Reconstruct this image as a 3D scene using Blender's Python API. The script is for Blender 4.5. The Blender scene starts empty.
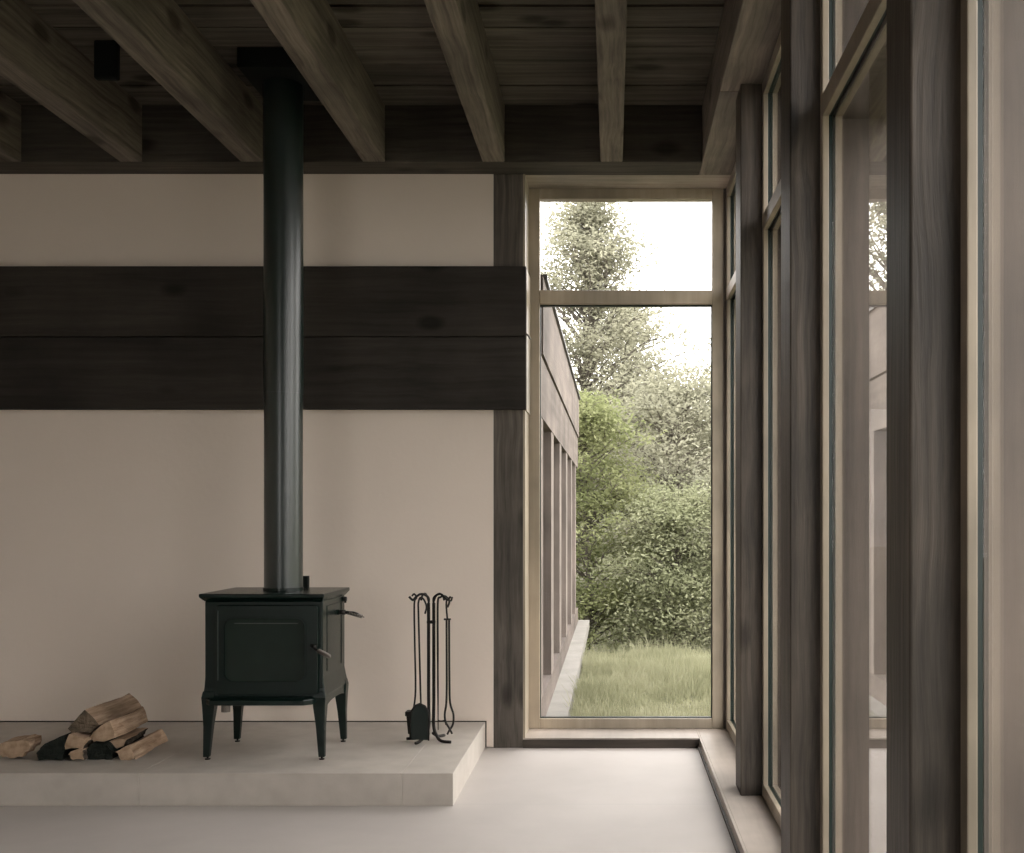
import bpy, bmesh, math, random
import numpy as np
from mathutils import Vector, Matrix

random.seed(4)
SC = bpy.context.scene
COL = SC.collection
CAMZ = 1.30
F = 1061.0

def P(px, py, Y):
    """a point of the place from where it was measured"""
    return Vector(((px - 613.0) * Y / F, Y, CAMZ + (518.0 - py) * Y / F))

# ------------------------------------------------------------------ materials
def new_mat(name):
    m = bpy.data.materials.new(name); m.use_nodes = True
    nt = m.node_tree
    for n in list(nt.nodes): nt.nodes.remove(n)
    out = nt.nodes.new('ShaderNodeOutputMaterial')
    return m, nt, out

def N(nt, t, **kw):
    n = nt.nodes.new(t)
    for k, v in kw.items():
        if k in n.inputs: n.inputs[k].default_value = v
        else: setattr(n, k, v)
    return n

def ramp(nt, fac, stops):
    r = nt.nodes.new('ShaderNodeValToRGB')
    while len(r.color_ramp.elements) < len(stops): r.color_ramp.elements.new(0.5)
    for e, (p, c) in zip(r.color_ramp.elements, stops):
        e.position = p; e.color = (*c, 1)
    nt.links.new(fac, r.inputs[0])
    return r.outputs[0]

def principled(nt, out, rough=.5, metal=0.0, spec=.5):
    b = nt.nodes.new('ShaderNodeBsdfPrincipled')
    b.inputs['Roughness'].default_value = rough
    b.inputs['Metallic'].default_value = metal
    b.inputs['Specular IOR Level'].default_value = spec
    nt.links.new(b.outputs[0], out.inputs[0])
    return b

def mottled(name, c0, c1, scale=3.0, rough=.6, metal=0, bump=.02, bscale=60, spec=.5, detail=6):
    m, nt, out = new_mat(name)
    b = principled(nt, out, rough, metal, spec)
    tc = nt.nodes.new('ShaderNodeTexCoord')
    n = N(nt, 'ShaderNodeTexNoise', Scale=scale, Detail=detail)
    nt.links.new(tc.outputs['Object'], n.inputs['Vector'])
    nt.links.new(ramp(nt, n.outputs[0], [(.3, c0), (.7, c1)]), b.inputs['Base Color'])
    if bump:
        n2 = N(nt, 'ShaderNodeTexNoise', Scale=bscale, Detail=5)
        nt.links.new(tc.outputs['Object'], n2.inputs['Vector'])
        bp = N(nt, 'ShaderNodeBump', Strength=bump, Distance=.02)
        nt.links.new(n2.outputs[0], bp.inputs['Height'])
        nt.links.new(bp.outputs[0], b.inputs['Normal'])
    return m

def wood(name, dark, light, axis='Z', rough=.6, knots=True, grain=1.0, spec=.35, bump=.25):
    m, nt, out = new_mat(name)
    b = principled(nt, out, rough, 0, spec)
    tc = nt.nodes.new('ShaderNodeTexCoord')
    oi = nt.nodes.new('ShaderNodeObjectInfo')
    add = N(nt, 'ShaderNodeVectorMath', operation='ADD')
    sc = N(nt, 'ShaderNodeVectorMath', operation='SCALE'); sc.inputs['Scale'].default_value = 1.0
    cmb = nt.nodes.new('ShaderNodeCombineXYZ')
    mu = N(nt, 'ShaderNodeMath', operation='MULTIPLY'); mu.inputs[1].default_value = 37.0
    nt.links.new(oi.outputs['Random'], mu.inputs[0])
    for i in range(3): nt.links.new(mu.outputs[0], cmb.inputs[i])
    nt.links.new(tc.outputs['Object'], add.inputs[0]); nt.links.new(cmb.outputs[0], add.inputs[1])
    # warp for the grain to run around knots
    wn = N(nt, 'ShaderNodeTexNoise', Scale=2.3, Detail=2)
    nt.links.new(add.outputs[0], wn.inputs['Vector'])
    wm = N(nt, 'ShaderNodeVectorMath', operation='SCALE'); wm.inputs['Scale'].default_value = .05
    nt.links.new(wn.outputs['Color'], wm.inputs[0])
    wa = N(nt, 'ShaderNodeVectorMath', operation='ADD')
    nt.links.new(add.outputs[0], wa.inputs[0]); nt.links.new(wm.outputs[0], wa.inputs[1])
    mp = nt.nodes.new('ShaderNodeMapping')
    s = [42 * grain] * 3; s['XYZ'.index(axis)] = 1.3 * grain
    mp.inputs['Scale'].default_value = s
    nt.links.new(wa.outputs[0], mp.inputs[0])
    g = N(nt, 'ShaderNodeTexNoise', Scale=1.0, Detail=6, Roughness=.65)
    nt.links.new(mp.outputs[0], g.inputs['Vector'])
    big = N(nt, 'ShaderNodeTexNoise', Scale=1.8, Detail=4)
    nt.links.new(add.outputs[0], big.inputs['Vector'])
    mid = tuple((a + c) / 2 for a, c in zip(dark, light))
    c1 = ramp(nt, g.outputs[0], [(.3, dark), (.52, mid), (.72, light)])
    c2 = ramp(nt, big.outputs[0], [(.3, (.62, .62, .62)), (.7, (1.25, 1.22, 1.2))])
    mx = N(nt, 'ShaderNodeMix', data_type='RGBA', blend_type='MULTIPLY'); mx.inputs[0].default_value = 1
    nt.links.new(c1, mx.inputs[6]); nt.links.new(c2, mx.inputs[7])
    col = mx.outputs[2]
    if knots:
        mp2 = nt.nodes.new('ShaderNodeMapping')
        s = [4.5] * 3; s['XYZ'.index(axis)] = 2.4
        mp2.inputs['Scale'].default_value = s
        nt.links.new(add.outputs[0], mp2.inputs[0])
        v = N(nt, 'ShaderNodeTexVoronoi', Scale=1.0); nt.links.new(mp2.outputs[0], v.inputs['Vector'])
        kc = ramp(nt, v.outputs['Distance'], [(.12, (.22, .20, .18)), (.24, (1, 1, 1))])
        m2 = N(nt, 'ShaderNodeMix', data_type='RGBA', blend_type='MULTIPLY'); m2.inputs[0].default_value = .8
        nt.links.new(col, m2.inputs[6]); nt.links.new(kc, m2.inputs[7]); col = m2.outputs[2]
    nt.links.new(col, b.inputs['Base Color'])
    bp = N(nt, 'ShaderNodeBump', Strength=bump, Distance=.01)
    nt.links.new(g.outputs[0], bp.inputs['Height']); nt.links.new(bp.outputs[0], b.inputs['Normal'])
    return m

def plain(name, c, rough=.5, metal=0, spec=.5):
    m, nt, out = new_mat(name)
    b = principled(nt, out, rough, metal, spec)
    tc = nt.nodes.new('ShaderNodeTexCoord')
    n = N(nt, 'ShaderNodeTexNoise', Scale=9.0, Detail=3)
    nt.links.new(tc.outputs['Object'], n.inputs['Vector'])
    nt.links.new(ramp(nt, n.outputs[0], [(.3, tuple(x * .9 for x in c)), (.7, tuple(x * 1.1 for x in c))]), b.inputs['Base Color'])
    return m

def glass_mat(name, f0=.06, gain=1.25, tint=(1, 1, 1), power=5):
    m, nt, out = new_mat(name)
    tr = N(nt, 'ShaderNodeBsdfTransparent'); tr.inputs[0].default_value = (*tint, 1)
    gl = N(nt, 'ShaderNodeBsdfGlossy'); gl.inputs['Roughness'].default_value = 0.0
    gl.inputs[0].default_value = (.97, .97, .97, 1)
    lw = N(nt, 'ShaderNodeLayerWeight')
    pw = N(nt, 'ShaderNodeMath', operation='POWER'); pw.inputs[1].default_value = power
    lw.inputs['Blend'].default_value = .5
    nt.links.new(lw.outputs['Facing'], pw.inputs[0])
    ml = N(nt, 'ShaderNodeMath', operation='MULTIPLY_ADD', use_clamp=True)
    ml.inputs[1].default_value = gain; ml.inputs[2].default_value = f0
    nt.links.new(pw.outputs[0], ml.inputs[0])
    mx = nt.nodes.new('ShaderNodeMixShader')
    nt.links.new(ml.outputs[0], mx.inputs[0]); nt.links.new(tr.outputs[0], mx.inputs[1]); nt.links.new(gl.outputs[0], mx.inputs[2])
    nt.links.new(mx.outputs[0], out.inputs[0])
    return m

def leaf_mat(name, cols, trans=.5):
    m, nt, out = new_mat(name)
    tc = nt.nodes.new('ShaderNodeTexCoord')
    n = N(nt, 'ShaderNodeTexNoise', Scale=1.1, Detail=5, Roughness=.7)
    nt.links.new(tc.outputs['Object'], n.inputs['Vector'])
    c = ramp(nt, n.outputs[0], [(.35, cols[0]), (.5, cols[1]), (.65, cols[2])])
    d = nt.nodes.new('ShaderNodeBsdfDiffuse'); t = nt.nodes.new('ShaderNodeBsdfTranslucent')
    nt.links.new(c, d.inputs[0]); nt.links.new(c, t.inputs[0])
    mx = nt.nodes.new('ShaderNodeMixShader'); mx.inputs[0].default_value = trans
    nt.links.new(d.outputs[0], mx.inputs[1]); nt.links.new(t.outputs[0], mx.inputs[2])
    nt.links.new(mx.outputs[0], out.inputs[0])
    return m

M = {}
M['plaster'] = mottled('plaster', (.71, .62, .54), (.75, .655, .57), 1.4, .85, bump=.06, bscale=25, spec=.2)
M['plaster_left'] = mottled('left_wall_plaster', (.67, .605, .55), (.71, .64, .585), 1.4, .85, bump=.06, bscale=25, spec=.2)  # left wall's own plaster, slightly cooler in tone
M['shadow_gap'] = plain('shadow_gap', (.07, .06, .052), .9, spec=.1)
M['joist'] = wood('joist_wood', (.068, .058, .047), (.235, .204, .166), 'Y', .7, spec=.25)
M['beam_x'] = wood('beam_wood_x', (.036, .032, .027), (.085, .076, .063), 'X', .75, spec=.2)
M['band'] = wood('band_wood', (.022, .019, .016), (.048, .042, .036), 'X', .75, grain=.6, spec=.2)
M['beam_y'] = wood('beam_wood_y', (.10, .086, .073), (.28, .245, .205), 'Y', .65, spec=.3)
M['lintel'] = wood('lintel_wood', (.26, .225, .19), (.44, .39, .335), 'X', .55, knots=False)
M['board'] = wood('ceiling_board_wood', (.042, .037, .030), (.155, .138, .112), 'X', .75, grain=.55, spec=.2)
M['post'] = wood('post_wood', (.028, .023, .018), (.104, .085, .068), 'Z', .52, spec=.34)
M['wall_post'] = wood('wall_post_wood', (.055, .047, .039), (.16, .14, .118), 'Z', .6, spec=.3)
M['frame'] = wood('frame_wood', (.31, .265, .20), (.40, .345, .27), 'Z', .38, knots=False, grain=.5, bump=.05)
M['side_frame'] = wood('side_frame_wood', (.24, .205, .155), (.31, .265, .205), 'Z', .38, knots=False, grain=.5, bump=.05)
M['jamb'] = wood('jamb_wood', (.115, .093, .078), (.155, .127, .107), 'Z', .5, knots=False, grain=.35, bump=.05)
M['gasket'] = plain('gasket', (.0025, .012, .009), .4)
M['glass'] = glass_mat('window_glass', .006, .75)
M['glass_side'] = glass_mat('side_window_glass', .03, 1.25, power=4)
M['sill'] = wood('sill_wood', (.34, .30, .26), (.44, .39, .345), 'Y', .35, knots=False, grain=.4, bump=.05)
M['kick'] = wood('kick_wood', (.035, .028, .022), (.075, .060, .048), 'X', .6, knots=False)
M['hearth'] = mottled('hearth_stone', (.375, .338, .295), (.44, .40, .352), 9, .55, bump=.05, bscale=120)
M['enamel'] = mottled('stove_enamel', (.0015, .007, .0052), (.003, .010, .0078), 12, .27, bump=.02, bscale=220, spec=.35)
M['pipe'] = mottled('pipe_paint', (.0025, .010, .008), (.004, .013, .0105), 4, .32, bump=.0, spec=.95)
M['stove_glass'] = plain('stove_glass', (.012, .020, .016), .12, spec=.4)
M['black'] = plain('black_paint', (.004, .006, .005), .6, spec=.2)
M['iron'] = mottled('wrought_iron', (.008, .007, .006), (.022, .018, .015), 30, .45, .6, bump=.1, bscale=90)
M['steel'] = plain('nickel', (.20, .18, .16), .35, 1.0)
M['bristle'] = plain('bristle', (.02, .018, .015), .9)
M['split_wood'] = wood('split_wood', (.22, .14, .085), (.58, .43, .31), 'Y', .8, knots=False, grain=1.3, spec=.15, bump=1.0)
M['log_end'] = mottled('log_end_grain', (.26, .18, .115), (.46, .33, .23), 25, .85, bump=.4, bscale=70, spec=.1)
M['dark_end'] = mottled('mottled_log_end', (.045, .037, .028), (.20, .15, .105), 14, .9, bump=.5, bscale=60, spec=.1)  # darker mottled end of the topmost log
M['bark'] = mottled('bark', (.030, .024, .019), (.10, .080, .064), 30, .95, bump=1.0, bscale=45, spec=.1)
M['dark_log'] = mottled('shaded_bark', (.006, .009, .007), (.02, .022, .018), 22, .9, bump=.8, bscale=50, spec=.15)  # dark bark with shadow put into its near black colour
M['cladding'] = wood('cladding_wood', (.125, .105, .092), (.20, .17, .15), 'Y', .8, knots=False, grain=.35, bump=.1, spec=.2)
M['fin'] = wood('fin_wood', (.17, .145, .13), (.25, .215, .19), 'Z', .8, knots=False, grain=.35, bump=.1, spec=.2)
M['dark_glass'] = plain('wing_glazing', (.045, .038, .034), .3)
M['roof_cap'] = plain('roof_cap', (.035, .032, .03), .5)
M['path'] = mottled('pale_paving', (.19, .18, .16), (.25, .235, .21), 5, .9)
M['soil'] = mottled('meadow_soil', (.12, .122, .08), (.19, .188, .125), 4, .95, bump=.6, bscale=30, spec=.1)
M['grass'] = leaf_mat('grass_blades', [(.25, .255, .155), (.35, .35, .225), (.46, .45, .31)])
M['trunk'] = mottled('tree_bark', (.08, .07, .06), (.19, .17, .145), 10, .95, bump=.6, bscale=30, spec=.1)
M['leaf_hazed'] = leaf_mat('hazed_leaves', [(.24, .24, .18), (.32, .315, .235), (.40, .39, .295)], .5)  # haze is put into the leaf colour, pale and desaturated
M['leaf_green'] = leaf_mat('green_leaves', [(.16, .185, .085), (.25, .27, .135), (.36, .37, .21)])
M['leaf_mid'] = leaf_mat('dull_green_leaves', [(.22, .235, .14), (.31, .325, .205), (.42, .425, .29)])  # dull green, paled in its colour to suggest haze
M['leaf_grey'] = leaf_mat('grey_green_leaves', [(.28, .285, .215), (.38, .38, .285), (.48, .475, .37)])  # grey green, with some haze painted into the lighter tones

# floor, with its fine joints
def floor_mat():
    m, nt, out = new_mat('polished_concrete')
    b = principled(nt, out, .36, 0, .5)
    tc = nt.nodes.new('ShaderNodeTexCoord')
    n = N(nt, 'ShaderNodeTexNoise', Scale=1.6, Detail=8, Roughness=.6); nt.links.new(tc.outputs['Object'], n.inputs['Vector'])
    c = ramp(nt, n.outputs[0], [(.3, (.385, .35, .322)), (.7, (.44, .402, .370))])
    sx = nt.nodes.new('ShaderNodeSeparateXYZ'); nt.links.new(tc.outputs['Object'], sx.inputs[0])
    def line(sock, off, period):
        a = N(nt, 'ShaderNodeMath', operation='MULTIPLY_ADD'); a.inputs[1].default_value = 1 / period; a.inputs[2].default_value = -off / period + 40.5
        nt.links.new(sock, a.inputs[0])
        f = N(nt, 'ShaderNodeMath', operation='FRACT'); nt.links.new(a.outputs[0], f.inputs[0])
        s = N(nt, 'ShaderNodeMath', operation='SUBTRACT'); s.inputs[1].default_value = .5; nt.links.new(f.outputs[0], s.inputs[0])
        ab = N(nt, 'ShaderNodeMath', operation='ABSOLUTE'); nt.links.new(s.outputs[0], ab.inputs[0])
        l = N(nt, 'ShaderNodeMath', operation='LESS_THAN'); l.inputs[1].default_value = .0028 / period; nt.links.new(ab.outputs[0], l.inputs[0])
        return l.outputs[0]
    l1 = line(sx.outputs[1], 4.82, 2.71)
    mx = N(nt, 'ShaderNodeMix', data_type='RGBA'); nt.links.new(l1, mx.inputs[0])
    nt.links.new(c, mx.inputs[6]); mx.inputs[7].default_value = (.36, .34, .32, 1)
    nt.links.new(mx.outputs[2], b.inputs['Base Color'])
    n3 = N(nt, 'ShaderNodeTexNoise', Scale=5, Detail=4); nt.links.new(tc.outputs['Object'], n3.inputs['Vector'])
    mr = N(nt, 'ShaderNodeMapRange'); mr.inputs['To Min'].default_value = .5; mr.inputs['To Max'].default_value = .66
    nt.links.new(n3.outputs[0], mr.inputs[0]); nt.links.new(mr.outputs[0], b.inputs['Roughness'])
    return m
M['floor'] = floor_mat()

# ------------------------------------------------------------------ mesh helpers
def link(name, bm, mats, parent=None, smooth=False, bevel=0, loc=None):
    me = bpy.data.meshes.new(name)
    bmesh.ops.recalc_face_normals(bm, faces=bm.faces)
    bm.to_mesh(me); bm.free()
    if not isinstance(mats, (list, tuple)): mats = [mats]
    for m in mats: me.materials.append(m)
    if smooth:
        for p in me.polygons: p.use_smooth = True
    o = bpy.data.objects.new(name, me); COL.objects.link(o)
    if parent: o.parent = parent
    if loc is not None: o.location = loc
    if bevel:
        b = o.modifiers.new('bevel', 'BEVEL'); b.width = bevel; b.segments = 2; b.limit_method = 'ANGLE'
    return o

def box(bm, x0, x1, y0, y1, z0, z1, mi=0):
    vs = [bm.verts.new((x, y, z)) for z in (z0, z1) for y in (y0, y1) for x in (x0, x1)]
    for q in ((0, 2, 3, 1), (4, 5, 7, 6), (0, 1, 5, 4), (2, 6, 7, 3), (0, 4, 6, 2), (1, 3, 7, 5)):
        f = bm.faces.new([vs[i] for i in q]); f.material_index = mi
    return vs

def B(*boxes):
    bm = bmesh.new()
    for b in boxes: box(bm, *b)
    return bm

def tube(bm, pts, r, seg=8, closed_ends=True):
    pts = [Vector(p) for p in pts]
    if not isinstance(r, (list, tuple)): r = [r] * len(pts)
    rings = []
    up = Vector((0, 0, 1))
    for i, p in enumerate(pts):
        d = (pts[min(i + 1, len(pts) - 1)] - pts[max(i - 1, 0)]).normalized()
        a = d.cross(up if abs(d.z) < .95 else Vector((1, 0, 0))).normalized()
        if rings and a.dot(prev) < 0 and abs(d.z) < .95: pass
        prev = a
        b = d.cross(a)
        rings.append([bm.verts.new(p + (a * math.cos(t) + b * math.sin(t)) * r[i]) for t in [2 * math.pi * k / seg for k in range(seg)]])
    for i in range(len(rings) - 1):
        # pick the rotation that matches the rings best
        A, C = rings[i], rings[i + 1]
        best = min(range(seg), key=lambda s: sum((A[k].co - C[(k + s) % seg].co).length_squared for k in range(seg)))
        C = rings[i + 1] = C[best:] + C[:best]
        for k in range(seg):
            try: bm.faces.new((A[k], A[(k + 1) % seg], C[(k + 1) % seg], C[k]))
            except ValueError: pass
    if closed_ends:
        bm.faces.new(rings[0][::-1]); bm.faces.new(rings[-1])
    return bm

def smooth_path(pts, n=5):
    pts = [Vector(p) for p in pts]; out = []
    for i in range(len(pts) - 1):
        p0 = pts[max(i - 1, 0)]; p1 = pts[i]; p2 = pts[i + 1]; p3 = pts[min(i + 2, len(pts) - 1)]
        for k in range(n):
            t = k / n
            out.append(.5 * ((2 * p1) + (-p0 + p2) * t + (2 * p0 - 5 * p1 + 4 * p2 - p3) * t * t + (-p0 + 3 * p1 - 3 * p2 + p3) * t ** 3))
    out.append(pts[-1]); return out

def prism_xz(bm, poly, y0, y1, mi=0, mis=None):
    """polygon in x,z extruded along y"""
    a = [bm.verts.new((x, y0, z)) for x, z in poly]; b = [bm.verts.new((x, y1, z)) for x, z in poly]
    n = len(poly)
    f = bm.faces.new(a); f.material_index = mi; f = bm.faces.new(b[::-1]); f.material_index = mi
    for i in range(n):
        f = bm.faces.new((a[i], b[i], b[(i + 1) % n], a[(i + 1) % n])); f.material_index = mis[i] if mis else mi

def round_rect(x0, x1, z0, z1, r, n=6):
    pts = []
    for cx, cz, a0 in ((x1 - r, z1 - r, 0), (x0 + r, z1 - r, 90), (x0 + r, z0 + r, 180), (x1 - r, z0 + r, 270)):
        for k in range(n + 1):
            a = math.radians(a0 + 90 * k / n); pts.append((cx + r * math.cos(a), cz + r * math.sin(a)))
    return pts

def frame_ring(bm, outer, inner, y0, y1):
    """ring between two loops of the same count"""
    n = len(outer)
    L = [[bm.verts.new((x, y, z)) for x, z in lp] for lp in (outer, inner) for y in (y0, y1)]
    of, ob, inf, inb = L
    for i in range(n):
        j = (i + 1) % n
        for q in ((of[i], of[j], inf[j], inf[i]), (ob[i], inb[i], inb[j], ob[j]), (of[i], ob[i], ob[j], of[j]), (inf[i], inf[j], inb[j], inb[i])):
            bm.faces.new(q)

def thing(name, label, cat, loc=(0, 0, 0), group=None):
    o = bpy.data.objects.new(name, None); COL.objects.link(o)
    o.location = loc; o.empty_display_size = .1
    return tag(o, label, cat, group)

def tag(o, label, cat, group=None, kind=None):
    o['label'] = label; o['category'] = cat
    if group: o['group'] = group
    if kind: o['kind'] = kind
    return o

def struct(name, bm, mats, **kw):
    o = link(name, bm, mats, **kw); o['kind'] = 'structure'; return o

def local(bm, root):
    bmesh.ops.translate(bm, vec=-Vector(root.location), verts=bm.verts); return bm

def part(name, bm, mats, root, **kw):
    """a part given in the place's coordinates, under a thing"""
    return link(name, local(bm, root), mats, parent=root, **kw)

def subpart(name, bm, mats, par, root, **kw):
    o = link(name, local(bm, root), mats, parent=par, **kw); return o

# ------------------------------------------------------------------ room shell
XL, YB = -5.2, -6.0
ZB, ZC = 3.245, 3.557            # underside of beams / of ceiling boards
struct('floor', B((XL, .92, YB - .2, 6.4, -.05, 0)), M['floor'])
# ceiling: wide boards with shallow open joints
bm = bmesh.new(); box(bm, XL - .2, 1.0, YB - .2, 6.45, ZC + .03, ZC + .25)
ys = [5.80, 5.545, 5.28, 5.08, 4.877, 4.677]
while ys[-1] > YB: ys.append(ys[-1] - (.20 if len(ys) % 2 else .215))
for i, (a, b) in enumerate(zip(ys[:-1], ys[1:])):
    dz = .0 if (i // 2) % 2 else .006
    box(bm, XL, .50, b + (.009 if i in (1, 3, 4) or i % 3 == 1 else .003), a - .002, ZC + dz * (i % 2), ZC + .031)
struct('ceiling', bm, M['board'])

# end wall : dark backing and a plaster skin that stops just short of floor and hearth
struct('wall_end', B((XL, -.677, 6.03, 6.40, 0, 3.244), (-.677, -.53, 6.302, 6.40, 0, 3.244), (XL, -.53, 6.30, 6.40, 3.25, 3.557), (-.53, .95, 6.30, 6.40, 3.25, 3.557)), M['shadow_gap'])
bm = bmesh.new()
HX = -.722                       # right end of the hearth
prism_xz(bm, [(XL, .153), (HX + .007, .153), (HX + .007, .006), (-.676, .006), (-.676, 3.4), (XL, 3.4)], 6.0, 6.03)
struct('wall_end_plaster', bm, M['plaster']).name = 'wall_end_skin'
struct('wall_left', B((XL - .2, XL, YB, 6.4, 0, 3.6)), M['plaster_left'])
struct('wall_back', B((XL, -3.7, YB - .2, YB, 0, 3.556), (-1.9, .92, YB - .2, YB, 0, 3.556), (-3.7, -1.9, YB - .2, YB, 3.3, 3.556)), M['board'])  # opening left for the added fill window
wb = struct('window_7', B((-3.7, -3.62, YB - .14, YB - .06, .01, 3.3), (-1.98, -1.9, YB - .14, YB - .06, .01, 3.3),  # unseen window, added behind the camera to brighten the end wall
      (-3.62, -1.98, YB - .14, YB - .06, .01, .09), (-3.62, -1.98, YB - .14, YB - .06, 3.22, 3.3)), M['frame'])
for a, b in ((-3.62, -1.98),):
    link('pane', B((a, b, YB - .103, YB - .097, .09, 3.22)), M['glass'], parent=wb)

# end wall timber
o = link('timber_post', B((-.676, -.509, 6.0, 6.30, 0, ZB)), M['wall_post'], bevel=.003)
tag(o, 'dark timber wall post at the left edge of the tall end window', 'post', 'exposed timber posts')
o = link('wall_beam', B((XL, -.488, 5.955, 5.999, 2.3195, 2.714)), M['band'], bevel=.004)
tag(o, 'upper plank of the dark timber band across the plaster wall', 'beam', 'planks of the dark wall band')
o = link('wall_beam', B((XL, -.488, 5.955, 5.999, 1.911, 2.3145)), M['band'], bevel=.004)
tag(o, 'lower plank of the dark timber band across the plaster wall', 'beam', 'planks of the dark wall band')
h = bmesh.new(); tube(h, smooth_path([(-.492, 5.957, 2.325), (-.484, 5.938, 2.328), (-.47, 5.935, 2.315), (-.462, 5.94, 2.30)]), .005, 6)
tag(link('metal_hook', h, M['steel'], smooth=True), 'tiny bent metal hook on the end of the dark wall band', 'hook')

o = link('ceiling_beam', B((XL, .487, 5.797, 6.02, ZB, ZC - .001)), M['beam_x'], bevel=.003)
tag(o, 'dark ceiling edge beam running along the top of the plaster wall', 'beam')
o = link('window_lintel', B((-.509, .86, 6.02, 6.29, ZB, ZC - .001)), M['lintel'])
tag(o, 'pale timber lintel above the tall end window', 'lintel')
for (a, b, lab) in ((4.842, 6.019, 'far length of the timber beam over the side windows, meeting the end window'),
                    (YB, 4.838, 'near long length of the timber beam over the side windows')):
    o = link('ceiling_beam', B((.488, .90, a, b, ZB, ZC - .001)), M['beam_y'], bevel=.004)
    tag(o, lab, 'beam', 'side wall beams')

# joists
jl = {0: 'ceiling joist running straight ahead above the end window, nearest the side windows',
      1: 'second ceiling joist from the side windows, ending above the dark wall post',
      2: 'third ceiling joist from the side windows, just right of the stovepipe',
      3: 'ceiling joist meeting the wall just left of the stovepipe',
      4: 'second ceiling joist left of the stovepipe, behind the small black box',
      5: 'ceiling joist at the upper left corner, mostly cut off by the frame'}
jx = [-.008, -.652, -1.306, -1.972, -2.632, -3.292]
for i, x in enumerate(jx):
    bm = B((-.061, .061, YB, 5.797, ZB, ZC - .001))
    o = link('ceiling_joist', bm, M['joist'], bevel=.005, loc=(x, 0, 0))
    tag(o, jl[i], 'joist', 'exposed ceiling joists')

# ------------------------------------------------------------------ end window
W = link('window_1', B(
    (-.509, -.432, 6.26, 6.33, .056, ZB), (.586, .652, 6.26, 6.33, .056, ZB),
    (-.432, .586, 6.26, 6.33, 3.183, ZB), (-.432, .586, 6.26, 6.33, .056, .116)), M['frame'], bevel=.004); W['kind'] = 'structure'
link('transom', B((-.432, .586, 6.255, 6.33, 2.561, 2.644)), M['frame'], parent=W, bevel=.004)
link('gasket', B((-.432, .586, 6.28, 6.31, .1162, .121), (-.432, .586, 6.28, 6.31, 2.553, 2.561),
                 (-.432, -.4275, 6.28, 6.31, .121, 2.553), (.5815, .586, 6.28, 6.31, .121, 2.553)), M['gasket'], parent=W)
link('pane', B((-.4275, .5815, 6.292, 6.298, .121, 2.553)), M['glass'], parent=W)
link('pane', B((-.432, .586, 6.292, 6.298, 2.644, 3.183)), M['glass'], parent=W)
link('reveal_lining', B((-.509, -.497, 6.0, 6.26, .056, 1.908), (-.509, -.488, 6.0, 6.26, 1.908, 2.714), (-.509, -.497, 6.0, 6.26, 2.714, ZB)), M['frame'], parent=W)

# sill shelf along both windows, with its dark kick
struct('trim_1', B((-.509, .488, 6.0, 6.30, .008, .056), (.500, .92, YB, 6.30, .0, .056), (.488, .5, YB, 6.30, .012, .056)), M['sill'], bevel=.002)
struct('trim_2', B((-.509, .4879, 5.992, 6.0, .0, .048)), M['kick'])
# thin dark line along the foot of the side sill
struct('trim_3', B((.478, .488, YB, 5.992, .0, .014)), M['kick'])

# ------------------------------------------------------------------ side windows and posts
XI, XF = .571, .92
posts = [(4.75, 4.94), (3.42, 3.61), (2.04, 2.22), (.68, .87), (-.68, -.49)]
plab = ['farthest freestanding timber post on the side sill, beside the end window',
        'middle timber post between the side windows, rising past the frame top',
        'nearest and widest looking timber post at the right of the photo',
        'timber post of the side window wall beside the viewer',
        'timber post of the added unseen side window bay just behind the viewer']
for (a, b), lab in zip(posts, plab):
    o = link('timber_post', B((0, XF - XI, 0, b - a, 0, ZB - .056)), M['post'], bevel=.005, loc=(XI, a, .056))
    tag(o, lab, 'post', 'exposed timber posts')
bays = [(4.94, 6.26)] + [(posts[i + 1][1], posts[i][0]) for i in range(4)]  # last bay is unseen, added behind the viewer to light the room's left
for i, (a, b) in enumerate(bays):
    e = .001
    a += e; b -= e
    s = .040
    x0, x1 = .667, .688
    bm = B((x0, x1, b - s, b, .057, 3.244), (x0, x1, a, a + s, .057, 3.244),
           (x0, x1, a + s, b - s, 3.183, 3.244), (x0, x1, a + s, b - s, .057, .116))
    w = link('window_%d' % (i + 2), bm, M['side_frame'], bevel=.003); w['kind'] = 'structure'
    link('transom', B((x0 - .002, x1, a + s, b - s, 2.58, 2.647)), M['side_frame'], parent=w, bevel=.003)
    link('gasket', B((.688, .6988, b - .034, b, .057, 3.244), (.688, .6988, a, a + .034, .057, 3.244),
                     (.688, .6988, a + .034, b - .034, 3.187, 3.244), (.688, .6988, a + .034, b - .034, .057, .110),
                     (.688, .6988, a + .034, b - .034, 2.585, 2.642)), M['gasket'], parent=w)
    link('jamb_lining', B((.7022, .920, b - .030, b, .057, 3.244), (.7022, .920, a, a + .030, .057, 3.244),
                          (.7022, .920, a + .03, b - .03, 3.19, 3.244), (.7022, .920, a + .03, b - .03, .057, .105),
                          (.7022, .920, a + .03, b - .03, 2.575, 2.652)), M['jamb'], parent=w)
    link('pane', B((.699, .702, a + .03, b - .03, .105, 2.575)), M['glass_side'], parent=w)
    link('pane', B((.699, .702, a + .03, b - .03, 2.652, 3.19)), M['glass_side'], parent=w)
struct('wall_right', B((.60, XF, YB, -.681, .057, ZB - .001)), M['plaster'])
struct('trim_4', B((.652, .90, 6.262, 6.42, -.05, ZB)), M['jamb'])
# roof overhang outside so the beams are covered
struct('trim_5', B((.90, 1.25, YB, 6.6, 3.45, 3.75), (-.6, .90, 6.41, 6.7, 3.45, 3.75)), M['cladding'])

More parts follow.
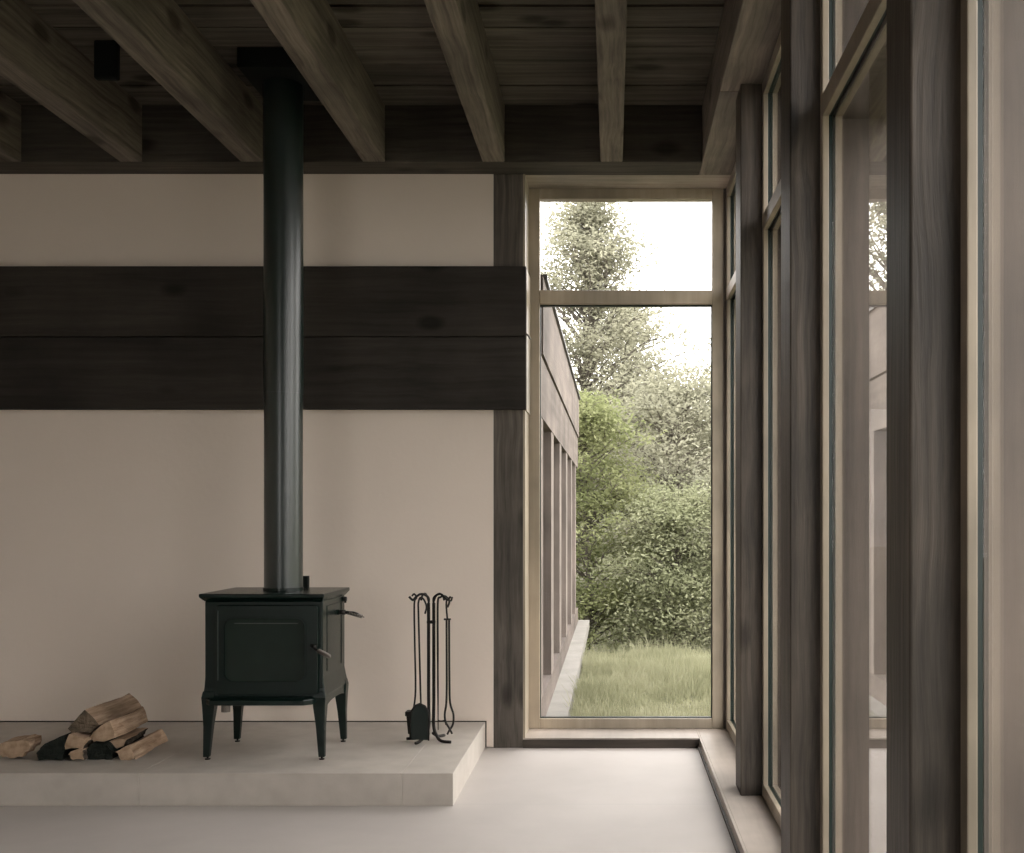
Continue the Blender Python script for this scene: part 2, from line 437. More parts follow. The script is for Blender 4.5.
# ------------------------------------------------------------------ hearth
bm = bmesh.new()
seams = [XL, -3.58, -2.14, -.953, HX]
for a, b in zip(seams[:-1], seams[1:]):
    box(bm, a + (.0004 if a > XL else 0), b - (.0004 if b < HX else 0), 4.79, 5.999, 0, .147)
tag(link('hearth', bm, M['hearth'], bevel=.002), 'low raised pale stone hearth platform under the wood stove', 'hearth')

# ------------------------------------------------------------------ wood stove
HZ = .147
stove = thing('wood_stove', 'dark green black cast iron wood stove on four tapered legs on the hearth', 'stove', (-1.675, 5.26, HZ))
x0, x1, y0, y1 = -1.945, -1.383, 5.055, 5.47
def rect_loft(bm, levels):
    """levels: (x0,x1,y0,y1,z)"""
    rings = []
    for (a, b, c, d, z) in levels:
        rings.append([bm.verts.new(v) for v in ((a, c, z), (b, c, z), (b, d, z), (a, d, z))])
    for r, s in zip(rings[:-1], rings[1:]):
        for k in range(4): bm.faces.new((r[k], r[(k + 1) % 4], s[(k + 1) % 4], s[k]))
    bm.faces.new(rings[0][::-1]); bm.faces.new(rings[-1])
bm = bmesh.new()
rect_loft(bm, [(x0 - .004, x1 + .006, y0 - .004, y1 + .02, .435), (x0 - .008, x1 + .012, y0 - .006, y1 + .025, .455),
               (x0 - .004, x1 + .006, y0, y1 + .012, .49), (x0, x1, y0, y1, .54), (x0, x1, y0, y1, .905)])
part('body', bm, M['enamel'], stove, bevel=.006)
bm = bmesh.new()
rect_loft(bm, [(x0 - .002, x1 + .002, y0 - .002, y1 + .004, .903), (x0 - .012, x1 + .010, y0 - .022, y1 + .03, .917),
               (x0 - .018, x1 + .014, y0 - .032, y1 + .05, .925), (x0 - .018, x1 + .014, y0 - .032, y1 + .05, .940)])
tp = part('top_plate', bm, M['enamel'], stove, bevel=.004)
# ash lip in front, rounded corners
bm = bmesh.new()
lip = [(x0 + .02, y0), (x0 + .02, y0 - .04), (x0 + .05, y0 - .075), (x1 - .07, y0 - .075), (x1 - .035, y0 - .045), (x1 - .03, y0)]
a = [bm.verts.new((x, y, .418)) for x, y in lip]; b = [bm.verts.new((x, y, .446)) for x, y in lip]
bm.faces.new(a[::-1]); bm.faces.new(b)
for i in range(len(lip)): bm.faces.new((a[i], a[(i + 1) % len(lip)], b[(i + 1) % len(lip)], b[i]))
part('ash_lip', bm, M['enamel'], stove, bevel=.005)
# arched skirts, sides and front
n = 12
for xs in (x0 - .002, x1 + .002):
    for sgn in (1,):
        bm = bmesh.new()
        top = []; bot = []
        for k in range(n + 1):
            t = k / n; y = y0 + .01 + t * (y1 - y0)
            arch = .415 - .03 * (abs(2 * t - 1) ** 3)
            top.append((y, .46)); bot.append((y, arch))
        for xx in (xs - .006, xs + .006):
            vt = [bm.verts.new((xx, y, z)) for y, z in top]; vb = [bm.verts.new((xx, y, z)) for y, z in bot]
            for k in range(n): bm.faces.new((vt[k], vt[k + 1], vb[k + 1], vb[k]))
    part('side_skirt', bm, M['enamel'], stove)
# legs
def leg(cx, cy, sx, sy):
    bm = bmesh.new()
    w0, w1 = .058, .030
    # outer edges nearly upright, inner edges taper
    def ring(z, w, off):
        ox = cx + sx * off; oy = cy + sy * off
        xs = sorted((ox, ox - sx * w)); ysr = sorted((oy, oy - sy * w * .9))
        return [xs[0], xs[1], ysr[0], ysr[1], z]
    rect_loft(bm, [ring(HZ + .014, w1, .004), ring(HZ + .16, w1 + .012, .003), ring(.40, w0, .007), ring(.445, w0 + .004, .010), ring(.475, w0, .004)])
    L = part('leg', bm, M['enamel'], stove, bevel=.004)
    fx = cx - sx * w1 * .45; fy = cy - sy * w1 * .45
    bm = bmesh.new(); tube(bm, [(fx, fy, HZ + .001), (fx, fy, HZ + .006)], .013, 12); tube(bm, [(fx, fy, HZ + .006), (fx, fy, HZ + .02)], .005, 8)
    subpart('levelling_foot', bm, M['iron'], L, stove)
for sx, cx in ((-1, x0 - .004), (1, x1 + .006)):
    for sy, cy in ((-1, y0 - .002), (1, y1 + .012)): leg(cx, cy, sx, sy)
# door
bm = bmesh.new()
frame_ring(bm, round_rect(-1.885, -1.402, .462, .885, .012), round_rect(-1.848, -1.461, .521, .825, .045), y0 - .02, y0 - .001)
door = part('door', bm, M['enamel'], stove, bevel=.003)
bm = bmesh.new(); prism_xz(bm, round_rect(-1.853, -1.456, .516, .830, .045), y0 - .008, y0 - .0015)
subpart('door_glass', bm, M['stove_glass'], door, stove)
bm = bmesh.new(); frame_ring(bm, round_rect(-1.853, -1.456, .516, .830, .048), round_rect(-1.846, -1.463, .523, .823, .043), y0 - .024, y0 - .006)
subpart('glass_rim', bm, M['enamel'], door, stove)
bm = B((-1.877, -1.873, y0 - .0225, y0 - .018, .53, .86), (-1.80, -1.50, y0 - .0095, y0 - .0075, .797, .800))  # thin glossy strips standing in for highlights on door edge and glass
subpart('highlight_strips', bm, M['pipe'], door, stove)
bm = bmesh.new(); tube(bm, [(-1.415, y0 - .018, .690), (-1.412, y0 - .05, .686), (-1.385, y0 - .075, .678), (-1.372, y0 - .085, .672)], .006, 8)
tube(bm, [(-1.430, y0 - .02, .695), (-1.410, y0 - .034, .689)], .010, 10)
hd = subpart('latch', bm, M['iron'], door, stove, smooth=True)
def coil(bm, a, b, R, r, turns):
    a = Vector(a); b = Vector(b); d = (b - a).normalized(); u = d.cross(Vector((0, 0, 1))).normalized(); v = d.cross(u)
    pts = [a + (b - a) * (k / (turns * 10)) + (u * math.cos(k * .628) + v * math.sin(k * .628)) * R for k in range(turns * 10 + 1)]
    tube(bm, pts, r, 5)
bm = bmesh.new(); coil(bm, (-1.385, y0 - .075, .678), (-1.318, y0 - .125, .656), .0085, .003, 8)
tube(bm, [(-1.385, y0 - .075, .678), (-1.315, y0 - .127, .655)], .006, 8)
subpart('coil_handle', bm, M['steel'], door, stove, smooth=True)['label'] = 'coiled nickel door handle'
# damper lever on the side
bm = bmesh.new(); tube(bm, [(-1.385, 5.36, .824), (-1.352, 5.36, .824)], .013, 12); tube(bm, [(-1.355, 5.36, .824), (-1.31, 5.355, .818), (-1.285, 5.35, .812)], [.008, .011, .009], 10)
lv = part('damper_lever', bm, M['iron'], stove, smooth=True)
bm = bmesh.new(); coil(bm, (-1.335, 5.357, .822), (-1.262, 5.345, .803), .008, .0028, 9); tube(bm, [(-1.30, 5.355, .816), (-1.252, 5.343, .800)], [.007, .003], 8)
subpart('coil_grip', bm, M['steel'], lv, stove, smooth=True)
bm = bmesh.new(); tube(bm, [(-1.384, 5.44, .885), (-1.366, 5.44, .885)], .012, 10); tube(bm, [(-1.372, 5.44, .897), (-1.372, 5.44, .865)], .005, 8)
part('side_knob', bm, M['iron'], stove, smooth=True)
bm = B((x1 - .004, x1 + .0025, 5.13, 5.40, .872, .875), (x1 - .004, x1 + .0025, 5.13, 5.133, .56, .872), (x1 - .004, x1 + .0025, 5.397, 5.40, .56, .872))
part('side_panel_moulding', bm, M['enamel'], stove)
bm = bmesh.new(); tube(bm, [(-1.905, 5.22, .395), (-1.905, 5.22, .347)], .022, 14)
part('air_intake', bm, M['steel'], stove, smooth=False)
part('ash_plate', B((-1.93, -1.80, 5.2, 5.35, .392, .40), (-1.88, -1.80, 5.15, 5.36, .40, .437)), M['iron'], stove)

# stovepipe
PX, PY = -1.646, 5.30
pipe = thing('stovepipe', 'tall dark green black flue pipe rising from the stove to the ceiling', 'pipe', (PX, PY, .94))
def cyl(r, z0, z1, seg=48):
    bm = bmesh.new()
    A = [bm.verts.new((PX + r * math.cos(2 * math.pi * k / seg), PY + r * math.sin(2 * math.pi * k / seg), z0)) for k in range(seg)]
    C = [bm.verts.new((v.co.x, v.co.y, z1)) for v in A]
    for k in range(seg):
        f = bm.faces.new((A[k], A[(k + 1) % seg], C[(k + 1) % seg], C[k])); f.smooth = True
    for lp in (A[::-1], C): bm.faces.new([bm.verts.new(v.co) for v in lp])
    return bm
part('lower_section', cyl(.0935, .941, 1.92), M['pipe'], pipe)
part('upper_section', cyl(.0955, 1.92, 3.47), M['pipe'], pipe)
part('collar', cyl(.098, .9405, .955), M['enamel'], pipe)
bm = bmesh.new()
rect_loft(bm, [(PX - .155, PX + .155, 5.08, 5.50, 3.46), (PX - .155, PX + .155, 5.08, 5.50, 3.556)])
part('ceiling_box', bm, M['black'], pipe, bevel=.004)
part('thermostat_bracket', B((-1.600, -1.562, 5.43, 5.46, .941, 1.003)), M['black'], pipe)
bm = B((-2.45, -2.338, 5.0, 5.04, 3.373, 3.556))
tag(link('ceiling_spotlight', bm, M['black'], bevel=.01), 'small black box fixture hanging between the joists at upper left', 'fixture')

# ------------------------------------------------------------------ fireplace tools
TY = 5.46; ts = TY / F
def T(px, py, dy=0.0):
    p = P(px, py, TY); return (p.x, TY + dy, max(p.z, HZ + .006))
grp = None
st = thing('tool_stand', 'black wrought iron fire tool stand with twin uprights and splayed feet', 'tool stand', (T(431, 742)[0], TY, HZ))
for k, (x, foot, fdy) in enumerate(((428.6, (417.5, 745), -.06), (433.8, (452, 741), -.03))):
    s = -1 if k == 0 else 1
    bm = bmesh.new()
    tube(bm, smooth_path([T(x, 603), T(x, 650), T(x, 700), T(x - s * .2, 725), T(x + s * 3, 735, fdy * .3), T(x + s * 8, 740, fdy * .7), T(*foot, fdy)], 4), .0085, 8)
    up = part('upright', bm, M['iron'], st, smooth=True)
    bm = bmesh.new()
    tube(bm, smooth_path([T(x, 604), T(x - s * .1, 598), T(x + s * 4, 594.5, -.01), T(x + s * 8, 594, -.02), T(x + s * 12, 597, -.03), T(x + s * 14.5, 599.5, -.035), T(x + s * 18, 596, -.04)], 4), .006, 8)
    subpart('hook_arm', bm, M['iron'], up, st, smooth=True)
    bm = bmesh.new()
    tube(bm, smooth_path([T(x, 601), T(x + s * 2, 596, .01), T(x + s * 5, 594, .03), T(x + s * 8, 597, .04), T(x + s * 9, 601, .045)], 4), .0055, 8)
    subpart('hook_arm', bm, M['iron'], up, st, smooth=True)
bm = bmesh.new()
tube(bm, smooth_path([T(429, 733), T(420, 738, .01), T(406, 739.5, .02)], 4), .008, 8)
tube(bm, smooth_path([T(433, 733), T(436, 738, .05), T(441, 739.5, .11)], 4), .008, 8)
part('foot', bm, M['iron'], st, smooth=True)
bm = bmesh.new(); tube(bm, [T(427, 622), T(435.4, 622)], .009, 8)
part('collar', bm, M['iron'], st, smooth=True)

def crook(x, s, dy, ytop=597):
    return [T(x + s * 6.5, ytop + 16, dy), T(x + s * 8, ytop + 9, dy), T(x + s * 5.5, ytop + 2, dy), T(x + s * 2, ytop, dy), T(x, ytop + 5, dy), T(x, ytop + 14, dy)]
# shovel
sh = thing('fireplace_shovel', 'black hearth shovel with a round topped blade hanging on the tool stand', 'shovel', T(421.5, 738, -.045))
bm = bmesh.new(); tube(bm, smooth_path(crook(420, 1, -.045) + [T(421, 650, -.045), T(422.5, 705, -.045)], 5), .0048, 8)
part('handle', bm, M['iron'], sh, smooth=True)
bm = bmesh.new()
blade = [(412.5, 737), (412.2, 718), (413.5, 709), (417, 703.5), (422, 701.5), (427, 704), (430.5, 710), (431, 720), (430.6, 738)]
pf = [Vector(T(px, py, -.055)) for px, py in blade]; pb = [p + Vector((0, .006, 0)) for p in pf]
for p in pf: p.y -= .0
A = [bm.verts.new(p) for p in pf]; C = [bm.verts.new(p) for p in pb]
bm.faces.new(A); bm.faces.new(C[::-1])
for i in range(len(A)): bm.faces.new((A[i], C[i], C[(i + 1) % len(A)], A[(i + 1) % len(A)]))
bl = part('blade', bm, M['enamel'], sh)
bm = bmesh.new()
tube(bm, [p + Vector((0, -.004, 0)) for p in pf], .0045, 6); subpart('blade_rim', bm, M['iron'], bl, sh, smooth=True)
# brush
br = thing('fireplace_brush', 'black hearth brush hanging behind the shovel on the tool stand', 'brush', T(409, 735, .02))
bm = bmesh.new(); tube(bm, smooth_path([T(412, 596, .0), T(414.3, 594, .0), T(416.5, 598, 0), T(414.3, 604, .0), T(414.3, 640, .01), T(414.8, 690, .02), T(412.5, 712, .02)], 5), .0048, 8)
part('handle', bm, M['iron'], br, smooth=True)
bm = bmesh.new()
rect_loft(bm, [(T(408, 0)[0], T(415, 0)[0], TY, TY + .04, T(0, 734)[2]), (T(406.5, 0)[0], T(416, 0)[0], TY - .006, TY + .046, T(0, 716)[2])])
part('bristles', bm, M['bristle'], br)
part('brush_head', B((T(405.3, 0)[0], T(416.5, 0)[0], TY - .01, TY + .05, T(0, 716)[2], T(0, 711.5)[2])), M['iron'], br, bevel=.003)
# poker
pk = thing('fireplace_poker', 'black fire poker with a side hook hanging right of the twin uprights', 'poker', T(438.6, 727, -.02))
bm = bmesh.new(); tube(bm, smooth_path([T(448, 607, -.02), T(450, 601, -.02), T(446, 596, -.02), T(441, 597, -.02), T(438.4, 603, -.02), T(438.4, 650, -.02), T(438.8, 729, -.02)], 5), [.0056] * 26 + [.0048, .0046, .004, .003, .002], 8)
part('shaft', bm, M['iron'], pk, smooth=True)
bm = bmesh.new(); tube(bm, smooth_path([T(438.8, 720, -.02), T(442, 720.5, -.02), T(446, 720, -.02), T(446.5, 724, -.02)], 4), .0042, 8)
part('hook', bm, M['iron'], pk, smooth=True)
# tongs
tg = thing('fireplace_tongs', 'black log tongs with curved jaws hanging at the right of the tool stand', 'tongs', T(447.5, 735, .01))
bm = bmesh.new(); tube(bm, smooth_path([T(452, 597, .01), T(450.5, 601, .01), T(447, 599, .01), T(446, 605, .01), T(447, 619, .01)], 5), .0048, 8)
tube(bm, [T(443.5, 619.5, .01), T(450.5, 619.5, .01)], .005, 8)
part('handle', bm, M['iron'], tg, smooth=True)
for s, pts in ((-1, [(446.4, 620), (446.6, 680), (446.2, 703), (444.6, 714), (445.5, 722), (449.5, 729), (452, 734)]), (1, [(448.6, 620), (448.9, 680), (449.6, 703), (453, 715), (452.4, 725), (448.8, 731), (446.8, 735)])):
    bm = bmesh.new(); tube(bm, smooth_path([T(a, b, .01 + s * .006) for a, b in pts], 4), .0055, 8)
    part('jaw_arm', bm, M['iron'], tg, smooth=True)

# ------------------------------------------------------------------ firewood
logs = [
 # px polygon at depth Y, length, face kinds (0 end,1 split,2 bark), label
 ([(67.7, 728.5), (84.8, 709.5), (99.7, 725), (91, 733), (72, 733.5)], 5.08, .44, [1, 1, 2, 2, 2], 'topmost split log of the firewood pile', 4, .01),
 ([(88.8, 738.5), (97, 729), (110, 721), (114.5, 738), (104, 742), (93.4, 742.2)], 5.07, .36, [2, 1, 1, 1, 2, 2], 'split log lying under the topmost log, flat tan side up', 0, .01),
 ([(115.5, 752), (129, 746), (135.8, 759.4), (130, 761), (121, 760)], 5.05, .42, [1, 1, 1, 2, 2], 'split log on the hearth at the right end of the pile', 0, .0),
 ([(63, 750), (69, 734), (88.8, 740.5), (83, 749)], 5.04, .30, [1, 1, 2, 2], 'short square ended log at the left front of the pile', 0, 0),
 ([(68, 754.5), (75, 750), (82.5, 750.5), (84, 760), (72.5, 760)], 5.03, .26, [1, 1, 2, 2, 2], 'small kindling stick on the hearth below the square ended log', 0, 0),
 ([(36.5, 753), (41, 747.5), (52, 741), (62.4, 737), (64, 750), (61.5, 760.5), (39, 760.5)], 5.03, .34, [2, 2, 2, 2, 2, 2, 2], 'dark barked log, shadow put into its colour, lying at the left end of the pile', 3, 0),
 ([(85, 752), (92, 743), (103, 743.5), (113, 752), (112, 760.8), (87, 760.8)], 5.06, .34, [2, 2, 2, 2, 2, 2], 'dark barked log, shadow put into its colour, in the middle of the pile bottom row', 3, 0),
 ([(104, 743), (118, 739.5), (127, 739.5), (124, 746), (114.5, 750.5)], 5.12, .28, [1, 1, 2, 2, 2], 'thin grey split piece wedged under the second log', 0, 0),
 ([(-9, 751), (2, 743), (18, 741), (30, 741), (28.5, 751), (22, 757), (12, 758.6), (3, 757)], 5.06, .14, [1, 1, 1, 1, 1, 2, 2, 2], 'pale log cut off by the left edge of the photo', 0, 0),
]
def make_log(poly, Y, L, kinds, label, endmat, tilt, seed):
    rnd = random.Random(seed)
    w = [P(a, b, Y) for a, b in poly]
    cx = sum(p.x for p in w) / len(w); cz0 = min(p.z for p in w)
    root = Vector((cx, Y, cz0))
    # refine the polygon so the faces can be rough
    pts = []; kk = []
    for i in range(len(w)):
        a, b = w[i], w[(i + 1) % len(w)]
        for t in (0, .33, .66):
            q = a.lerp(b, t); j = 0 if t == 0 else .0038
            pts.append((q.x - root.x + rnd.uniform(-j, j), q.z - root.z + rnd.uniform(-j, j) + (j if t else 0)))
            kk.append(kinds[i])
    bm = bmesh.new(); rings = []
    S = 8; cz = sum(p[1] for p in pts) / len(pts); mx = sum(p[0] for p in pts) / len(pts)
    ph = rnd.uniform(0, 6)
    for s in range(S + 1):
        t = s / S
        sc = 1 - .05 * t + .025 * math.sin(ph + t * 7)
        offx = .010 * math.sin(ph * 2 + t * 4) - .010 * math.sin(ph * 2); offz = tilt * t
        rings.append([bm.verts.new((mx + (x - mx) * sc + offx + (rnd.uniform(-.004, .004) if s else 0), L * t + rnd.uniform(-.003, .003) * (s in (0, S)),
                                    max(cz + (z - cz) * sc + offz, 0.0))) for x, z in pts])
    n = len(pts)
    bm.faces.new(rings[0]).material_index = 0; bm.faces.new(rings[-1][::-1]).material_index = 0
    for r, q in zip(rings[:-1], rings[1:]):
        for i in range(n):
            f = bm.faces.new((r[i], q[i], q[(i + 1) % n], r[(i + 1) % n])); f.material_index = kk[i]
    mats = [M['dark_log'] if endmat == 3 else M['dark_end'] if endmat == 4 else M['log_end'], M['split_wood'], M['dark_log'] if endmat == 3 else M['bark']]
    o = link('firewood_log', bm, mats, loc=root)
    return tag(o, label, 'firewood', 'firewood logs on the hearth')
for i, (poly, Y, L, kinds, lab, em, tilt) in enumerate(logs):
    make_log(poly, Y, L, kinds, lab, em, tilt, 10 + i)

# ------------------------------------------------------------------ outside : ground
def gz(x, y):
    d = max(y - 9.6, 0, (x - 4) * .8, -y - 6)
    z = -.06 - .11 * min(d, 6) + .012 * math.sin(x * 2.1) * math.cos(y * 1.7) * min(d, 1)
    if d > 7: z += .16 * (d - 7)
    return z
bm = bmesh.new(); G = []
xs = [-40 + 1.25 * i for i in range(65)]; ysg = [-20 + 1.25 * i for i in range(70)]
for y in ysg: G.append([bm.verts.new((x, y, gz(x, y))) for x in xs])
for j in range(len(ysg) - 1):
    for i in range(len(xs) - 1): bm.faces.new((G[j][i], G[j][i + 1], G[j + 1][i + 1], G[j + 1][i]))
struct('ground', bm, M['soil'], smooth=True)
struct('trim_6', B((-.428, -.29, 6.35, 13.1, -.06, .04)), M['path'])

# wing of the house beyond the end window
wing = thing('house_wing', 'low grey timber clad wing of the house seen through the end window', 'building', (-2.5, 10, -.05))
WX = -.43
bm = B((-5.0, WX - .10, 6.45, 13.0, -.05, 2.70))          # core
box(bm, WX - .10, WX, 6.35, 13.0, 1.91, 2.272); box(bm, WX - .10, WX, 6.35, 13.0, .0, .20)
part('wall', bm, M['cladding'], wing)
part('fascia_board', B((WX - .08, WX + .012, 6.35, 13.02, 2.284, 2.75)), M['cladding'], wing)
part('roof_cap', B((-5.1, WX + .03, 6.45, 13.05, 2.75, 2.78)), M['roof_cap'], wing)
y = 6.35
while y < 13.0:
    b = min(y + (.24 if y < 6.4 else .30), 13.0)
    part('mullion', B((WX - .10, WX - .004, y, b, .20, 1.91)), M['fin'], wing)
    if b < 12.9: part('window', B((WX - .098, WX - .09, b, min(b + .87, 12.99), .20, 1.91)), M['dark_glass'], wing)
    y = b + .87

# grass
def grass(name, x0, x1, y0, y1, n, seed, label, hmul=1.0):
    rng = np.random.default_rng(seed)
    x = rng.uniform(x0, x1, n); y = rng.uniform(y0, y1, n)
    keep = ~((x < WX + .16) & (y < 13.2)); x = x[keep]; y = y[keep]; n = len(x)
    z = np.array([gz(a, b) for a, b in zip(x, y)])
    h = rng.uniform(.05, .17, n) * hmul * (.7 + .5 * np.sin(x * 3.1) * np.sin(y * 2.3)); tall = rng.random(n) < .06; h[tall] *= 1.9
    a = rng.uniform(0, 2 * math.pi, n); w = rng.uniform(.002, .0045, n)
    lean = rng.uniform(.1, .6, n) * h; la = rng.uniform(0, 2 * math.pi, n)
    V = np.zeros((n, 5, 3))
    dx = np.cos(a) * w; dy = np.sin(a) * w; lx = np.cos(la) * lean; ly = np.sin(la) * lean
    V[:, 0] = np.stack([x - dx, y - dy, z - .01], 1); V[:, 1] = np.stack([x + dx, y + dy, z - .01], 1)
    V[:, 2] = np.stack([x + dx * .8 + lx * .35, y + dy * .8 + ly * .35, z + h * .6], 1)
    V[:, 3] = np.stack([x - dx * .8 + lx * .35, y - dy * .8 + ly * .35, z + h * .6], 1)
    V[:, 4] = np.stack([x + lx, y + ly, z + h], 1)
    me = bpy.data.meshes.new(name)
    me.vertices.add(n * 5); me.vertices.foreach_set('co', V.reshape(-1))
    i0 = np.arange(n) * 5
    lp = np.stack([i0, i0 + 1, i0 + 2, i0 + 3, i0 + 3, i0 + 2, i0 + 4], 1).reshape(-1)
    me.loops.add(len(lp)); me.loops.foreach_set('vertex_index', lp.astype(np.int32))
    me.polygons.add(2 * n)
    me.polygons.foreach_set('loop_start', (np.stack([np.arange(n) * 7, np.arange(n) * 7 + 4], 1).reshape(-1)).astype(np.int32))
    me.update(calc_edges=True); me.materials.append(M['grass'])
    o = bpy.data.objects.new(name, me); COL.objects.link(o)
    tag(o, label, 'grass', kind='stuff'); return o
grass('meadow_grass', -.3, 3.0, 6.6, 12.2, 90000, 1, 'long pale green meadow grass beyond the end window')
grass('side_grass', 3.4, 9, 0, 12, 30000, 2, 'long meadow grass beyond the side windows', 1.3)

# trees
def leaf_mesh(name, centers, sizes, seed, mat, flat=.5):
    rng = np.random.default_rng(seed); n = len(centers)
    c = np.asarray(centers); s = np.asarray(sizes)[:, None]
    d = rng.normal(size=(n, 3)); d[:, 2] *= flat; d /= np.linalg.norm(d, axis=1)[:, None]
    u = rng.normal(size=(n, 3)); u[:, 2] *= flat
    u = np.cross(np.cross(d, u), d); u /= np.linalg.norm(u, axis=1)[:, None] + 1e-9
    V = np.stack([c - d * s, c + u * s * .45, c + d * s, c - u * s * .45], 1)
    me = bpy.data.meshes.new(name)
    me.vertices.add(4 * n); me.vertices.foreach_set('co', V.reshape(-1))
    me.loops.add(4 * n); me.loops.foreach_set('vertex_index', np.arange(4 * n, dtype=np.int32))
    me.polygons.add(n); me.polygons.foreach_set('loop_start', (np.arange(n) * 4).astype(np.int32))
    me.update(calc_edges=True); me.materials.append(mat)
    return me

def tree(name, x, y, height, profile, nb, nleaf, lsize, mat, seed, label, group='trees beyond the house', clump=.32, tmin=None):
    """profile(t) -> crown radius at height fraction t"""
    rnd = random.Random(seed); z0 = gz(x, y) - .05
    root = thing(name, label, 'tree' if 'tree' in name else 'shrub', (x, y, z0), group)
    bm = bmesh.new()
    tr = .011 * height + .015
    trunk = [Vector((0, 0, 0))]
    for k in range(1, 9): trunk.append(Vector((rnd.uniform(-.07, .07) * k * .35, rnd.uniform(-.07, .07) * k * .35, height * .93 * k / 8)))
    tube(bm, trunk, [tr * (1 - .85 * k / 8) for k in range(9)], 7)
    cl = []
    for b in range(nb):
        t = rnd.uniform(tmin or (.03 if 'shrub' in name else .12), 1.0) ** .9
        R = profile(t) * rnd.uniform(.65, 1.2)
        if R <= .02: continue
        a = rnd.uniform(0, 2 * math.pi)
        rr = R * math.sqrt(rnd.uniform(.10, 1))
        tip = Vector((math.cos(a) * rr, math.sin(a) * rr, height * t))
        tb = max(0.06, t - .10 * rr / max(R, .1) - .05); kf = tb / .93 * 8; i = min(int(kf), 7)
        base = trunk[i].lerp(trunk[i + 1], min(kf - i, 1))
        mid = base.lerp(tip, .5) + Vector((rnd.uniform(-.1, .1), rnd.uniform(-.1, .1), .08 * rr))
        tube(bm, [base, mid, tip], [tr * .28, tr * .16, .004], 4, False)
        cl.append((tip, rr)); cl.append((mid.lerp(tip, .4), rr))
        for q in range(2):
            tp2 = tip + Vector((rnd.uniform(-1, 1), rnd.uniform(-1, 1), rnd.uniform(-.5, .5))) * clump * 1.3
            tube(bm, [mid.lerp(tip, .6), tp2], [tr * .09, .003], 3, False); cl.append((tp2, rr))
    link('trunk', bm, M['trunk'], parent=root)
    rng = np.random.default_rng(seed)
    idx = rng.integers(0, len(cl), nleaf); C = np.array([tuple(c[0]) for c in cl])[idx]
    off = rng.normal(size=(nleaf, 3)) * np.array([clump, clump, clump * .38]) * .62
    C = C + off; C[:, 2] = np.maximum(C[:, 2], .05)
    me = leaf_mesh('crown', C, rng.uniform(.6, 1.3, nleaf) * lsize, seed, mat)
    o = bpy.data.objects.new('crown', me); COL.objects.link(o); o.parent = root
    return root

cone = lambda r, p=.8: (lambda t: r * (1.02 - t) ** p * min(1, t * 3))
dome = lambda r: (lambda t: r * math.sqrt(max(0.0, 1 - (2 * t - .95) ** 2 * .95)))
low = lambda r: (lambda t: r * math.sqrt(max(0, 1 - t * t * .9)))
TG = 'trees beyond the house'
tree('leafy_tree', .35, 22.5, 5.7, dome(1.25), 110, 15000, .046, M['leaf_hazed'], 31, 'loose pale tree just right of the tall feathery tree', clump=.34, tmin=.3)
tree('leafy_tree', -3.7, 19.0, 8.2, cone(4.0, .8), 200, 22000, .05, M['leaf_hazed'], 37, 'tall tree behind the flat roof of the house wing', clump=.34, tmin=.3)
SG = 'shrubs at the edge of the meadow'
tree('leafy_tree', -.47, 20.0, 7.6, cone(4.2, .85), 230, 30000, .046, M['leaf_hazed'], 3, 'tall feathery tree rising into the upper pane of the end window', clump=.34, tmin=.38)
tree('leafy_tree', 2.75, 20.0, 5.1, dome(1.7), 120, 17000, .046, M['leaf_hazed'], 5, 'pale tree at the right edge of the end window', clump=.38)
tree('leafy_tree', 1.05, 17.6, 4.3, dome(1.9), 170, 30000, .040, M['leaf_hazed'], 7, 'rounded tree in the middle of the end window', clump=.36)
tree('leafy_shrub', -.35, 15.2, 3.7, low(1.15), 160, 30000, .032, M['leaf_green'], 11, 'bright green shrub right beside the far end of the house wing', SG, .26)
tree('leafy_shrub', .85, 14.6, 2.4, low(1.0), 150, 28000, .032, M['leaf_mid'], 13, 'dull green shrub in the middle of the meadow edge', SG, .26)
tree('leafy_shrub', 2.15, 14.9, 3.3, low(1.2), 160, 30000, .032, M['leaf_grey'], 17, 'grey green shrub at the right edge of the end window', SG, .26)
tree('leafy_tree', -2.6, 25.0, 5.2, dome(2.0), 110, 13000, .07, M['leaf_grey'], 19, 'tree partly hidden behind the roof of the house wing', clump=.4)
tree('leafy_tree', .9, 25.0, 3.9, dome(2.5), 140, 20000, .07, M['leaf_hazed'], 23, 'hazy tree behind the rounded tree in the end window', clump=.45)
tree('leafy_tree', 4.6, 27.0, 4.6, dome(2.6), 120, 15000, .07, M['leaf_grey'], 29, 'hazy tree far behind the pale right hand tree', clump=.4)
protos = [o for o in COL.objects if o.name.startswith('leafy_tree')][:4]
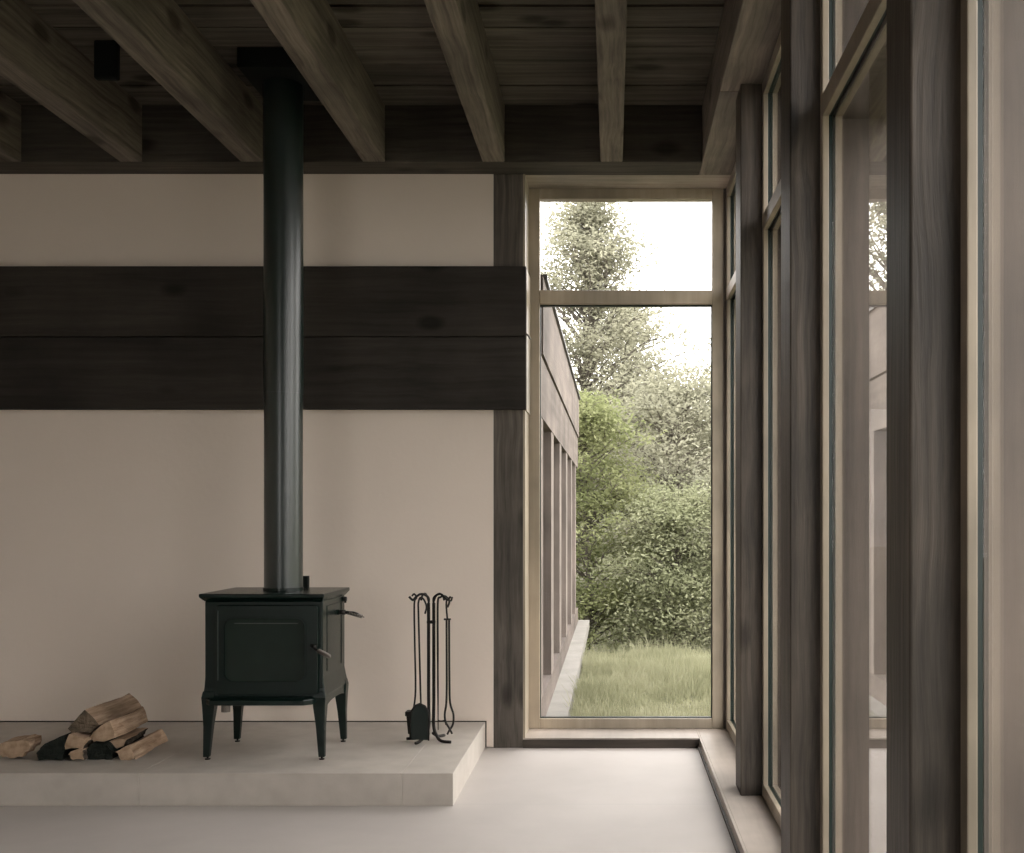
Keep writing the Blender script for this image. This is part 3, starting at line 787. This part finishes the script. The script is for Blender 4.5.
side = [(7.5, 17.5, 1.0, 'tree beyond the meadow to the right of the end window'), (9.5, 10.5, .85, 'tree standing out beyond the side windows, farthest along'),
        (10.5, 5.5, 1.0, 'tree standing out beyond the middle side windows'), (9.8, .5, .9, 'tree standing out beyond the nearest side window'),
        (-6.5, 20, .9, 'tree behind the house wing, farthest left'), (12.0, 13.5, 1.1, 'tree at the far right of the meadow')]
for i, (x, y, s, lab) in enumerate(side):
    src = protos[(i * 2 + 2) % 4]
    c = src.copy(); COL.objects.link(c); c.location = (x, y, gz(x, y) - .05); c.scale = (s, s, s * .85); c.rotation_euler.z = 1.3 * i; c['label'] = lab
    for ch in src.children:
        d = ch.copy(); COL.objects.link(d); d.parent = c

# ------------------------------------------------------------------ light
w = bpy.data.worlds.new('overcast_sky'); SC.world = w; w.use_nodes = True
nt = w.node_tree
bg = nt.nodes['Background']
tc = nt.nodes.new('ShaderNodeTexCoord'); sp = nt.nodes.new('ShaderNodeSeparateXYZ'); nt.links.new(tc.outputs['Generated'], sp.inputs[0])
cr = nt.nodes.new('ShaderNodeValToRGB')
cr.color_ramp.elements[0].position = .0; cr.color_ramp.elements[0].color = (.93, .90, .87, 1)
cr.color_ramp.elements[1].position = .7; cr.color_ramp.elements[1].color = (1.0, .97, .95, 1)
nt.links.new(sp.outputs[2], cr.inputs[0]); nt.links.new(cr.outputs[0], bg.inputs[0])
bg.inputs[1].default_value = 6.6

# ------------------------------------------------------------------ camera
cam = bpy.data.cameras.new('camera'); co = bpy.data.objects.new('camera', cam); COL.objects.link(co)
co.location = (0, 0, CAMZ); co.rotation_euler = (math.radians(90), 0, 0)
cam.sensor_width = 36; cam.sensor_fit = 'HORIZONTAL'; cam.lens = F / 1024 * 36
cam.shift_x = -(613 - 512) / 1024; cam.shift_y = (518 - 426.5) / 1024
cam.clip_start = .05; cam.clip_end = 200
SC.camera = co
SC.view_settings.view_transform = 'Standard'
SC.view_settings.look = 'None'
SC.view_settings.exposure = 0.0
SC.cycles.max_bounces = 12; SC.cycles.diffuse_bounces = 6; SC.cycles.transparent_max_bounces = 24
SC.cycles.sample_clamp_indirect = 8
